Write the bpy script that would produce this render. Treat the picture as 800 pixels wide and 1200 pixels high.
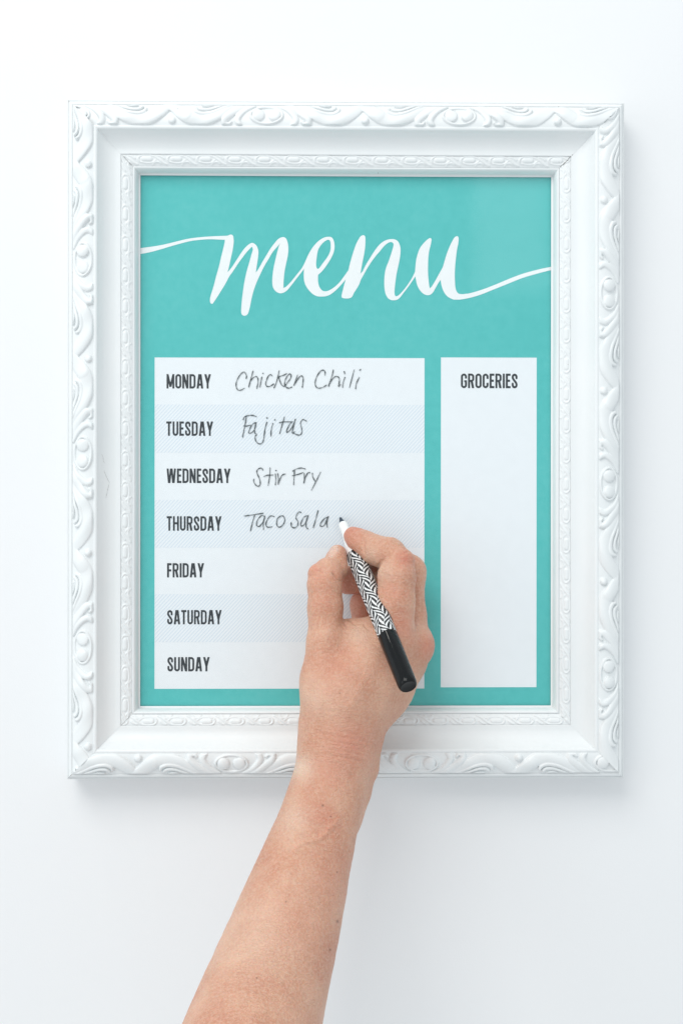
import bpy, math, random
import numpy as np
from mathutils import Vector, Matrix
from mathutils.geometry import tessellate_polygon

random.seed(4); np.random.seed(4)
for o in list(bpy.data.objects): bpy.data.objects.remove(o)
scn = bpy.context.scene
COL = scn.collection
MM = 0.001

# ------------------------------------------------------------------ camera, world, lamps, exposure
FPX = 1565.0                                   # focal length in photo pixels (800 x 1200 frame)
YAW, PITCH, ROLL = -0.01594, -0.00115, -0.00075
def _rot(y, p, r):
    cy, sy, cp, sp, cr, sr = math.cos(y), math.sin(y), math.cos(p), math.sin(p), math.cos(r), math.sin(r)
    Rz = np.array([[cy,-sy,0],[sy,cy,0],[0,0,1]]); Rx = np.array([[1,0,0],[0,cp,-sp],[0,sp,cp]]); Ry = np.array([[cr,0,sr],[0,1,0],[-sr,0,cr]])
    return Rz @ Rx @ Ry
R = _rot(YAW, PITCH, ROLL)
CAM = np.array([0, -900.0, 0])                 # mm
cd = bpy.data.cameras.new('camera'); cam = bpy.data.objects.new('camera', cd); COL.objects.link(cam)
cd.sensor_fit = 'VERTICAL'; cd.sensor_height = 24.0; cd.lens = 24.0*FPX/1200.0
cd.clip_start = 0.01; cd.clip_end = 50
Mx = Matrix(((R[0,0], R[0,2], -R[0,1], CAM[0]*MM), (R[1,0], R[1,2], -R[1,1], CAM[1]*MM), (R[2,0], R[2,2], -R[2,1], CAM[2]*MM), (0,0,0,1)))
cam.matrix_world = Mx
scn.camera = cam
world = bpy.data.worlds.new('World'); scn.world = world; world.use_nodes = True
bg = world.node_tree.nodes['Background']; bg.inputs[0].default_value = (0.905, 0.965, 0.995, 1); bg.inputs[1].default_value = 0.80

def area(name, loc, target, size, power, color):
    l = bpy.data.lights.new(name, 'AREA'); l.shape = 'RECTANGLE'; l.size, l.size_y = size; l.energy = power; l.color = color
    o = bpy.data.objects.new(name, l); COL.objects.link(o); o.location = loc
    d = Vector(target) - Vector(loc); o.rotation_euler = d.to_track_quat('-Z', 'Y').to_euler()
    return o
area('window_light', (-0.85, -1.8, 1.8), (0.0, 0, 0.05), (1.7, 1.4), 34, (1.0, 0.985, 0.955))
area('side_window_light', (-1.9, -1.3, 0.2), (0, 0, 0), (0.9, 1.4), 4, (0.95, 0.98, 1.0))
area('glass_sheen_light', (0.385, -1.8, 0.60), (0.12, 0, 0.19), (0.15, 0.30), 0.24, (0.9, 0.97, 1.0))  # added panel, mirrored in the glass as its upper right sheen
area('pen_streak_light', (-0.72, -0.16, 1.8), (0, -0.1, -0.1), (0.22, 0.16), 2.0, (1.0, 0.96, 0.88))  # added light, gives the black pen end its highlight streak
scn.view_settings.view_transform = 'Standard'; scn.view_settings.look = 'None'
scn.view_settings.exposure = 0.0; scn.view_settings.gamma = 1.0
try: scn.view_settings.use_curve_mapping = False
except Exception: pass
scn.render.engine = 'CYCLES'
scn.cycles.use_denoising = True
scn.cycles.max_bounces = 8; scn.cycles.transparent_max_bounces = 12

# ------------------------------------------------------------------ helpers
def W(px, py, D=0.0):
    """point (mm) that lies D mm in front of the print and is seen at photo pixel px,py"""
    d = R @ np.array([(px-400)/FPX, 1.0, -(py-600)/FPX])
    t = (-D - CAM[1])/d[1]
    return CAM + d*t
def pxmm(D): return (900.0-D)/FPX              # mm per photo pixel at distance D in front of the print

def tag(o, label=None, cat=None, group=None, kind=None):
    if label: o['label'] = label
    if cat: o['category'] = cat
    if group: o['group'] = group
    if kind: o['kind'] = kind
    return o
def mesh_obj(name, verts, faces, mat, parent=None, smooth=False, mm=True):
    me = bpy.data.meshes.new(name)
    v = np.asarray(verts, dtype=float)*(MM if mm else 1)
    me.from_pydata(v.tolist(), [], faces if isinstance(faces, list) else faces.tolist())
    me.update()
    if smooth: me.polygons.foreach_set('use_smooth', [True]*len(me.polygons))
    if mat: me.materials.append(mat)
    o = bpy.data.objects.new(name, me); COL.objects.link(o)
    if parent: o.parent = parent
    return o
def grid_obj(name, P, mat, parent=None, smooth=True, flip=False):
    """P : (n, m, 3) array of mm points"""
    n, m = P.shape[:2]
    i = np.arange(n*m).reshape(n, m)
    f = np.stack([i[:-1,:-1], i[1:,:-1], i[1:,1:], i[:-1,1:]], -1).reshape(-1, 4)
    if flip: f = f[:, ::-1]
    me = bpy.data.meshes.new(name)
    me.vertices.add(n*m); me.vertices.foreach_set('co', (P.reshape(-1, 3)*MM).ravel())
    me.loops.add(f.size); me.loops.foreach_set('vertex_index', f.ravel().astype(np.int32))
    me.polygons.add(len(f)); me.polygons.foreach_set('loop_start', np.arange(0, f.size, 4, dtype=np.int32))
    me.polygons.foreach_set('use_smooth', np.ones(len(f), bool))
    me.update(calc_edges=True); me.validate()
    me.materials.append(mat)
    o = bpy.data.objects.new(name, me); COL.objects.link(o)
    if parent: o.parent = parent
    return o
def catmull(P, n=8, closed=False):
    P = np.asarray(P, float); out = []
    N = len(P)
    rng = range(N) if closed else range(N-1)
    for i in rng:
        if closed: a, b, c, d = P[(i-1)%N], P[i], P[(i+1)%N], P[(i+2)%N]
        else: a, b, c, d = P[max(i-1,0)], P[i], P[i+1], P[min(i+2,N-1)]
        for k in range(n):
            t = k/n
            out.append(0.5*((2*b)+(-a+c)*t+(2*a-5*b+4*c-d)*t*t+(-a+3*b-3*c+d)*t**3))
    if not closed: out.append(P[-1])
    return np.array(out)

# ------------------------------------------------------------------ materials
def newmat(name):
    m = bpy.data.materials.new(name); m.use_nodes = True
    nt = m.node_tree; b = nt.nodes['Principled BSDF']
    return m, nt, b
def N(nt, typ, **kw):
    n = nt.nodes.new(typ)
    for k, v in kw.items():
        if k == 'inp':
            for kk, vv in v.items(): n.inputs[kk].default_value = vv
        else: setattr(n, k, v)
    return n
def L(nt, a, b): nt.links.new(a, b)
def coords(nt): return N(nt, 'ShaderNodeTexCoord').outputs['Object']
def noise(nt, vec, scale, detail=3, rough=0.5):
    n = N(nt, 'ShaderNodeTexNoise', inp={'Scale': scale, 'Detail': detail, 'Roughness': rough}); L(nt, vec, n.inputs['Vector']); return n.outputs['Fac']
def ramp(nt, fac, stops):
    r = N(nt, 'ShaderNodeValToRGB'); els = r.color_ramp.elements
    while len(els) < len(stops): els.new(0.5)
    for e, (p, c) in zip(els, stops): e.position = p; e.color = (c[0], c[1], c[2], 1)
    L(nt, fac, r.inputs[0]); return r.outputs[0]
def bump(nt, b, h, strength, dist):
    n = N(nt, 'ShaderNodeBump', inp={'Strength': strength, 'Distance': dist}); L(nt, h, n.inputs['Height']); L(nt, n.outputs[0], b.inputs['Normal'])
def math_(nt, op, a, b=None, c=None):
    n = N(nt, 'ShaderNodeMath', operation=op)
    for i, x in enumerate((a, b, c)):
        if x is None: continue
        if isinstance(x, (int, float)): n.inputs[i].default_value = x
        else: L(nt, x, n.inputs[i])
    return n.outputs[0]

# wall paint
m_wall, nt, b = newmat('wall_paint'); co = coords(nt)
L(nt, ramp(nt, noise(nt, co, 3.0, 4), [(0.3, (0.83,0.84,0.855)), (0.7, (0.85,0.857,0.87))]), b.inputs['Base Color'])
b.inputs['Roughness'].default_value = 0.6
bump(nt, b, noise(nt, co, 900, 3), 0.12, 0.0004)
# frame paint : thin spray-painted gloss, uneven
m_frame, nt, b = newmat('white_frame_paint'); co = coords(nt)
n1 = noise(nt, co, 25, 4)
L(nt, ramp(nt, n1, [(0.3, (0.80,0.83,0.84)), (0.7, (0.83,0.85,0.858))]), b.inputs['Base Color'])
L(nt, ramp(nt, noise(nt, co, 60, 3), [(0.35, (0.36,)*3), (0.65, (0.5,)*3)]), b.inputs['Roughness'])
bump(nt, b, noise(nt, co, 700, 4, 0.6), 0.2, 0.0003)
m_crack, nt, b = newmat('bare_wood_crack'); b.inputs['Base Color'].default_value = (0.22,0.21,0.20,1); b.inputs['Roughness'].default_value = 0.9
m_back, nt, b = newmat('dark_board'); b.inputs['Base Color'].default_value = (0.1,0.09,0.08,1); b.inputs['Roughness'].default_value = 0.9
# print
m_teal, nt, b = newmat('teal_print'); co = coords(nt)
n1 = noise(nt, co, 9, 5, 0.6); n2 = noise(nt, co, 160, 3, 0.7)
mix = math_(nt, 'ADD', math_(nt, 'MULTIPLY', n1, 0.5), math_(nt, 'MULTIPLY', n2, 0.5))
L(nt, ramp(nt, mix, [(0.30, (0.072,0.50,0.49)), (0.5, (0.09,0.54,0.53)), (0.70, (0.12,0.57,0.56))]), b.inputs['Base Color'])
b.inputs['Roughness'].default_value = 0.7
def paper(name, c):
    m, nt, b = newmat(name); co = coords(nt)
    L(nt, ramp(nt, noise(nt, co, 120, 3, 0.7), [(0.3, tuple(x*0.985 for x in c)), (0.7, tuple(min(1,x*1.01) for x in c))]), b.inputs['Base Color'])
    b.inputs['Roughness'].default_value = 0.7; return m
PAPER = (0.88, 0.905, 0.945)
m_white = paper('white_print', PAPER)
m_title = paper('white_title_print', (0.90, 0.92, 0.94))
m_hatch, nt, b = newmat('hatched_print'); co = coords(nt)
sep = N(nt, 'ShaderNodeSeparateXYZ'); L(nt, co, sep.inputs[0])
s = math_(nt, 'MULTIPLY', math_(nt, 'SUBTRACT', math_(nt, 'MULTIPLY', sep.outputs[0], 1.0), math_(nt, 'MULTIPLY', sep.outputs[2], 0.92)), 1000/2.42)
s = math_(nt, 'ABSOLUTE', math_(nt, 'SUBTRACT', math_(nt, 'FRACT', s), 0.5))
L(nt, ramp(nt, math_(nt, 'MULTIPLY', s, 2.0), [(0.5, (0.87,0.90,0.945)), (0.8, (0.72,0.79,0.87))]), b.inputs['Base Color']); b.inputs['Roughness'].default_value = 0.7
m_ink, nt, b = newmat('charcoal_print_ink'); b.inputs['Base Color'].default_value = (0.022,0.03,0.038,1); b.inputs['Roughness'].default_value = 0.55
# marker ink written on the glass, thin and streaky
m_pen, nt, b = newmat('dry_marker_ink'); co = coords(nt)
b.inputs['Base Color'].default_value = (0.035,0.05,0.055,1); b.inputs['Roughness'].default_value = 0.6
L(nt, ramp(nt, noise(nt, co, 420, 3, 0.7), [(0.3, (0.5,)*3), (0.6, (0.92,)*3)]), b.inputs['Alpha'])
# glass
m_glass, nt, b = newmat('picture_glass'); nt.nodes.remove(b)
out = [n for n in nt.nodes if n.type == 'OUTPUT_MATERIAL'][0]
tr = N(nt, 'ShaderNodeBsdfTransparent', inp={'Color': (0.985,0.992,0.99,1)}); gl = N(nt, 'ShaderNodeBsdfGlossy', inp={'Roughness': 0.07})
fr = N(nt, 'ShaderNodeFresnel', inp={'IOR': 1.45}); mx = N(nt, 'ShaderNodeMixShader')
ge = N(nt, 'ShaderNodeNewGeometry'); L(nt, math_(nt, 'MULTIPLY', fr.outputs[0], math_(nt, 'SUBTRACT', 1.0, ge.outputs['Backfacing'])), mx.inputs[0]); L(nt, tr.outputs[0], mx.inputs[1]); L(nt, gl.outputs[0], mx.inputs[2]); L(nt, mx.outputs[0], out.inputs[0])

# ------------------------------------------------------------------ wall
wall = mesh_obj('wall', [(-2500,9,-1600),(2500,9,-1600),(2500,9,2200),(-2500,9,2200),(-2500,120,-1600),(2500,120,-1600),(2500,120,2200),(-2500,120,2200)],
                [(0,1,2,3),(5,4,7,6),(4,0,3,7),(1,5,6,2),(3,2,6,7),(4,5,1,0)], m_wall)
tag(wall, kind='structure')

# ------------------------------------------------------------------ picture frame
FW, FH, FCX, FCZ, RW = 278.6, 359.0, 17.4, 46.7, 45.3
frame = bpy.data.objects.new('picture_frame', None); COL.objects.link(frame)
frame.location = (FCX*MM, 0.009, (FCZ-FH/2-RW)*MM)
tag(frame, 'ornate white carved frame holding teal weekly menu planner, hung on white wall', 'picture frame')
finv = Matrix.Translation(-Vector(frame.location))
def part(name, parent=frame):
    o = bpy.data.objects.new(name, None); COL.objects.link(o); o.parent = parent; return o

# --- carved relief of one repeat, drawn in photo pixels: u -112..112 (0 = twin beads), v 0 (outer) .. 25 (inner)
PER = 224.0
def relief_outer():
    nu, nv = 1120, 130
    u = np.linspace(-PER/2, PER/2, nu, endpoint=False); v = np.linspace(0, 26, nv)
    U, V = np.meshgrid(u, v, indexing='ij')
    def build(A, flipside):
        Hh = np.zeros_like(U)
        def stroke(pts, hgt, base=0.0, sharp=0.5, n=10):
            nonlocal Hh
            c = catmull(np.array(pts, float), n)
            for i in range(len(c)-1):
                p, q = c[i], c[i+1]
                ro = max(p[2], q[2])+0.5
                for sh in (0,):
                    m = (A > min(p[0],q[0])+sh-ro) & (A < max(p[0],q[0])+sh+ro) & (V > min(p[1],q[1])-ro) & (V < max(p[1],q[1])+ro)
                    if not m.any(): continue
                    a = A[m]-sh; vv = V[m]; d = q[:2]-p[:2]; LL = d@d+1e-9
                    t = np.clip(((a-p[0])*d[0]+(vv-p[1])*d[1])/LL, 0, 1)
                    r = p[2]+(q[2]-p[2])*t
                    dd = ((a-p[0]-t*d[0])**2+(vv-p[1]-t*d[1])**2)/(r*r)
                    val = base+(hgt*np.minimum(1, 0.35+r/7.0))*np.clip(1-dd, 0, 1)**sharp
                    val[dd >= 1] = 0
                    Hh[m] = np.maximum(Hh[m], val)
        # big sweeping leaf
        stroke([(34,0,1.5),(46,6,4.5),(58,14,6.5),(74,18.5,7.5),(88,16.5,8),(99,10,7.5),(108,3,6)], 0.62, 0.22, 0.45)
        # scroll next to the twin beads with its curled end
        stroke([(19,-1,2.5),(31,4,4.2),(41,11,4.6),(48,18,4.2),(49,24,3)], 0.8, 0.2)
        stroke([(14,1,2),(24,5,3.6),(31,12,3.8),(34,19,3.6),(31,25,3)], 0.7, 0.15)
        stroke([(49,23,3),(44,24,2.2),(41,21.5,1.5)], 0.8, 0.2)
        # tendrils
        stroke([(38,-1,1.5),(52,5,2.0),(64,10,2.3),(75,11.5,2.5),(82,9,2.4),(84,5.5,1.8)], 0.9, 0.42)
        stroke([(46,-1,1.3),(58,3,1.8),(68,6,2.0),(76,6,2.1),(80,3.2,1.6)], 0.9, 0.40)
        stroke([(58,-1,1.3),(67,1.3,1.6),(74,0.6,1.6)], 0.9, 0.36)
        # twin beads and the ring round them
        for s_ in (1,): stroke([(9.2,13,7.2),(9.3,13,7.2)], 0.62, 0.34, 0.5)
        rr = [(19*math.cos(a)*0.98, 13+10.3*math.sin(a), 1.5) for a in np.linspace(-math.pi/2, math.pi/2, 13)]
        stroke(rr, 0.75, 0.14)
        if flipside:                    # the leaf of one side laps over its neighbour
            stroke([(92,14,7.5),(103,6,7),(112,0,6.5),(119,-4,6)], 0.66, 0.34, 0.45)
        else:
            stroke([(114.5,19.5,4.3),(114.7,19.5,4.3)], 0.75, 0.25)
        return Hh
    A_, B_ = build(U, False), build(-U, True)
    A2, B2 = build(U+PER, False), build(PER-U, True)          # what reaches across the seam of the repeat
    H = np.maximum.reduce([np.where(U > -6, A_, 0), np.where(U < 6, B_, 0), np.where(U < -90, A2, 0), np.where(U > 90, B2, 0)])
    # soften a little, as thick paint does
    for _ in range(2):
        H = (np.roll(H,1,0)+2*H+np.roll(H,-1,0))/4
        Hp = np.pad(H, ((0,0),(1,1)), 'edge'); H = (Hp[:,:-2]+2*H+Hp[:,2:])/4
    return H
EPER = 35.2
def relief_inner():
    nu, nv = 176, 64
    u = np.linspace(-EPER/2, EPER/2, nu, endpoint=False); v = np.linspace(0, 13, nv)
    U, V = np.meshgrid(u, v, indexing='ij'); H = np.zeros_like(U)
    def stroke(pts, hgt, base=0.0, sharp=0.5, n=8):
        nonlocal H
        c = catmull(np.array(pts, float), n)
        for i in range(len(c)-1):
            p, q = c[i], c[i+1]; d = q[:2]-p[:2]; LL = d@d+1e-9
            for sh in (-EPER, 0, EPER):
                a = U-sh
                t = np.clip(((a-p[0])*d[0]+(V-p[1])*d[1])/LL, 0, 1); r = p[2]+(q[2]-p[2])*t
                dd = ((a-p[0]-t*d[0])**2+(V-p[1]-t*d[1])**2)/(r*r)
                H = np.maximum(H, np.where(dd < 1, base+hgt*np.clip(1-dd,0,1)**sharp, 0))
    stroke([(-4,5.2,2.9),(4,5.2,2.9)], 0.75, 0.25)                                    # the egg
    stroke([(-9,8,0.8),(-10,4.5,1.0),(-6,1.2,1.1),(2,0.8,1.1),(9,2.2,1.2),(14,5.5,1.3),(19,9.5,1.3),(24,11.5,1.1)], 0.7, 0.1)
    stroke([(-8,8.6,0.8),(0,10,1.1),(7,9.3,1.1),(11,6.5,1.0)], 0.55, 0.1)
    stroke([(7,12,0.9),(9.5,9.4,1.1),(14,8.8,1.1),(17,11,0.9)], 0.65, 0.1)
    stroke([(13.5,1.4,0.9),(17,2.4,1.2),(21,5,1.1)], 0.6, 0.1)
    for _ in range(4):
        H = (np.roll(H,1,0)+2*H+np.roll(H,-1,0))/4
        Hp = np.pad(H, ((0,0),(1,1)), 'edge'); H = (Hp[:,:-2]+2*H+Hp[:,2:])/4
    return H
RO, RI = relief_outer(), relief_inner()
def sample(H, per, vmax, u, v):
    nu, nv = H.shape
    x = ((u/per+0.5) % 1.0)*nu; y = np.clip(v/vmax, 0, 1)*(nv-1)
    x0 = np.floor(x).astype(int) % nu; x1 = (x0+1) % nu; fx = x-np.floor(x)
    y0 = np.clip(np.floor(y).astype(int), 0, nv-2); fy = y-y0
    return (H[x0,y0]*(1-fx)*(1-fy)+H[x1,y0]*fx*(1-fy)+H[x0,y0+1]*(1-fx)*fy+H[x1,y0+1]*fx*fy)

def interp_profile(pts, n):
    """dense smooth profile through (s, D)"""
    return catmull(np.array(pts, float), n)
# plain profile pieces (s = distance from the outer edge, D = height above the print)
P_EDGE = np.array([(0,-9),(0,12.8),(0.25,13.9),(0.7,14.25),(0.95,13.75),(1.15,13.75),(1.35,14.7),(2.0,15.9),(2.9,16.7),(3.7,16.9),(4.3,16.2)])
P_COVE = np.concatenate([[(18.3,20.0),(18.45,20.6)], catmull([(18.7,21.0),(19.6,21.2),(20.6,20.8),(21.2,20.0)], 4),
                         catmull([(21.25,19.3),(22.4,17.6),(24.5,14.9),(27.5,12.5),(31,11.1),(34.2,10.8)], 7), [(34.7,10.9),(35.0,10.2)]])
P_LIP = np.concatenate([[(42.0,8.1),(42.15,7.6)], catmull([(42.3,8.0),(42.7,8.6),(43.3,8.6),(44.1,7.6),(44.9,5.4),(45.3,3.2)], 4), [(45.35,1.2),(46.6,1.0)]])
def rail(side):
    e = part('rail')
    if side in ('top','bottom'): Lh = FW/2+RW
    else: Lh = FH/2+RW
    hgap = 0.0
    def place(s, u, D):
        # u runs left-to-right (top,bottom) or top-to-bottom (left,right)
        if side == 'top':    x, z = u, FH/2+RW-s
        elif side == 'bottom': x, z = u, -FH/2-RW+s
        elif side == 'left': x, z = -FW/2-RW+s, -u
        else:                x, z = FW/2+RW-s, -u
        return np.stack([x+FCX, -D, z+FCZ], -1)
    flip = side in ('top','right')
    def strip(s, D, ucount, name, parent):
        t = np.linspace(-1, 1, ucount)
        S, T = np.meshgrid(s, t, indexing='xy')
        G = S*RW/45.3; u = T*(Lh-G-hgap)
        DD = D(S, u) if callable(D) else np.broadcast_to(D, S.shape)
        # hand-finished wood: never dead straight
        DD = DD+0.12*np.sin(u*0.021+S*0.1)*(DD > 0)
        return grid_obj(name, place(G, u, DD), m_frame, parent, flip=flip)
    # phases
    D0 = 23
    def u_of(px, py, D):
        p = W(px, py, D); return (p[0]-FCX) if side in ('top','bottom') else -(p[2]-FCZ)
    if side == 'top':    a, c_ = u_of(312,135,D0), u_of(538,135,D0); ea, ec = u_of(241,190,10), u_of(275.4,190,10)
    elif side == 'bottom': a, c_ = u_of(271,893,D0), u_of(494,893,D0); ea, ec = u_of(581,840,9), u_of(615,840,10)
    elif side == 'left': a, c_ = u_of(97,303,D0), u_of(97,531,D0); ea, ec = u_of(150,431,10), u_of(150,467,10)
    else:                a, c_ = u_of(717,343,D0), u_of(717,567,D0); ea, ec = u_of(662,461.8,10), u_of(662,497,10)
    per, eper = abs(c_-a), abs(ec-ea)
    kk = FPX/(900-D0)
    # edge, cove, lip
    strip(P_EDGE[:,0], P_EDGE[:,1][None,:], 60, 'outer_edge', e)
    strip(P_COVE[:,0], P_COVE[:,1][None,:], 60, 'cove', e)
    strip(P_LIP[:,0], P_LIP[:,1][None,:], 60, 'inner_lip', e)
    # carved band
    s = np.linspace(4.1, 18.6, 48)
    def Dc(S, u):
        v = (S-4.1)/14.5
        base = 16.8+4.2*np.sin(np.clip(v,0,1)*math.pi*0.62)
        h = sample(RO, PER, 26, (u-a)/per*PER, v*25.5)
        fade = np.clip(v/0.05, 0, 1)*np.clip((1-v)/0.05, 0, 1)
        wob = 0.85+0.15*np.sin(u*0.31+v*4)
        return base+2.9*h*fade*wob
    strip(s, Dc, int(2*Lh/0.42), 'carved_band', e)
    # egg band
    s = np.linspace(34.9, 42.1, 30)
    def De(S, u):
        v = (S-34.9)/7.2
        base = 10.0-1.9*v+0.7*np.sin(v*math.pi)
        h = sample(RI, EPER, 13, (u-ea)/eper*EPER*(1 if side in('top','left') else -1), v*13)
        return base+0.8*h*np.clip(v/0.06, 0, 1)*np.clip((1-v)/0.06, 0, 1)
    strip(s, De, int(2*Lh/0.42), 'egg_band', e)
    return e
rails = [rail(s_) for s_ in ('top','bottom','left','right')]
# wood inside the miters (what shows through the hairline gaps) and the backing board
z0, z1, x0, x1 = FCZ-FH/2, FCZ+FH/2, FCX-FW/2, FCX+FW/2
def box(name, a, b_, mat, parent):
    (xa,ya,za),(xb,yb,zb) = a, b_
    v = [(x,y,z) for x in (xa,xb) for y in (ya,yb) for z in (za,zb)]
    return mesh_obj(name, v, [(0,1,3,2),(4,6,7,5),(0,4,5,1),(2,3,7,6),(0,2,6,4),(1,5,7,3)], mat, parent)
box('backing_board', (x0-20, 0.6, z0-20), (x1+20, 6, z1+20), m_back, frame)

# hairline cracks in the paint at the miters and in the left cove
def ribbon(name, pts, w, mat, parent, D=0.12):
    pts = np.array(pts, float); V = []; F = []
    for i, p in enumerate(pts):
        d = pts[min(i+1,len(pts)-1)]-pts[max(i-1,0)]; n = np.array([-d[2], 0, d[0]]); n /= (np.linalg.norm(n)+1e-9)
        ww = w*(0.35+0.65*random.random())*(0.25 if i in (0, len(pts)-1) else 1)
        V += [p+n*ww-np.array([0,D,0]), p-n*ww-np.array([0,D,0])]
        if i: F.append((2*i-2, 2*i-1, 2*i+1, 2*i))
    return mesh_obj(name, V, F, mat, parent)
def prof_D(s):
    P = np.concatenate([P_EDGE[1:], [(5.3,16.4)], P_COVE, [(35.1,10.6),(38.5,10.1),(41.9,8.3)], P_LIP[:-2]])
    return float(np.interp(s, P[:,0], P[:,1]))
def miter(corner, sa, sb, w, n=14, rl=0):
    sx, sz = corner; pts = []
    for s_ in np.linspace(sa, sb, n):
        j = random.uniform(-0.12, 0.12)
        g_ = s_*RW/45.3; pts.append((FCX+sx*(FW/2+RW-g_)+j, -prof_D(s_)-(0.5 if 34.9 < s_ < 42.1 else 0), FCZ+sz*(FH/2+RW-g_)-j))
    ribbon('hairline_crack', pts, w, m_crack, rails[rl])
miter((1,1), 33.6, 42.0, 0.2); miter((-1,1), 36.5, 42.0, 0.13); miter((-1,-1), 0.6, 5.2, 0.2, 8, 1)
miter((-1,1), 0.4, 5.0, 0.12, 6); miter((-1,-1), 35.0, 41, 0.1, 8, 1)
def cove_pt(px, py):
    D = 12.0
    for _ in range(6):
        p = W(px, py, D); s_ = (p[0]-(FCX-FW/2-RW))*45.3/RW; D = prof_D(s_)
    return W(px, py, D)
for seg in ([(119.5,532),(121,536),(122,541),(123.5,544)], [(122,551),(124,556),(127,563),(128.6,566),(127,572),(125.5,578),(124,587)]):
    q = []
    for a_, b_ in zip(seg[:-1], seg[1:]):
        for t in (0, 0.33, 0.66): q.append(cove_pt(a_[0]+(b_[0]-a_[0])*t+random.uniform(-.25,.25), a_[1]+(b_[1]-a_[1])*t))
    ribbon('hairline_crack', q, 0.075, m_crack, rails[2])

def speck(px, py, D, r_, parent):
    c = W(px, py, D); n = 7
    V = [(c[0]+r_*random.uniform(.6,1)*math.cos(k*6.283/n), c[1], c[2]+r_*random.uniform(.6,1)*math.sin(k*6.283/n)) for k in range(n)]
    return mesh_obj('paint_chip', V, [tuple(range(n))], m_crack, parent)
speck(728.4, 511, 13.2, 0.42, rails[3]); speck(654.5, 190, 12.9, 0.3, rails[0]); speck(443, 202.7, 10.9, 0.35, rails[0])
speck(654, 125, 17.8, 0.35, rails[0]); speck(152, 539, 12.6, 0.25, rails[2]); speck(665, 427, 12.6, 0.25, rails[3])
speck(257, 877, 13.0, 0.2, rails[1]); speck(208, 127.5, 21.5, 0.3, rails[0])

# ------------------------------------------------------------------ the print
prn = part('menu_print')
def flat(name, pts, D, mat, parent=prn):
    return mesh_obj(name, [(p[0], -D, p[1]) for p in pts], [tuple(range(len(pts)))], mat, parent)
def rect_px(xa, ya, xb, yb):
    a, b_, c, d = W(xa,ya), W(xb,ya), W(xb,yb), W(xa,yb)
    X0, X1, Z1, Z0 = (a[0]+d[0])/2, (b_[0]+c[0])/2, (a[2]+b_[2])/2, (c[2]+d[2])/2
    return [(X0,Z0),(X1,Z0),(X1,Z1),(X0,Z1)]
box('paper_sheet', (x0-4, 0.0, z0-4), (x1+4, 0.25, z1+4), m_teal, prn)
LP = rect_px(181.3, 419.3, 497, 807); GP = rect_px(516.2, 419, 628.2, 805.3)
flat('weekday_panel', LP, 0.06, m_white)
flat('groceries_panel', GP, 0.06, m_white)
for ya, yb in ((474.3,530.6),(586,641.8),(696.3,752.4)):
    r = rect_px(181.3, ya, 497, yb); r = [(LP[0][0], r[0][1]), (LP[1][0], r[1][1]), (LP[1][0], r[2][1]), (LP[0][0], r[3][1])]
    flat('hatched_row', r, 0.12, m_hatch)

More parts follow.
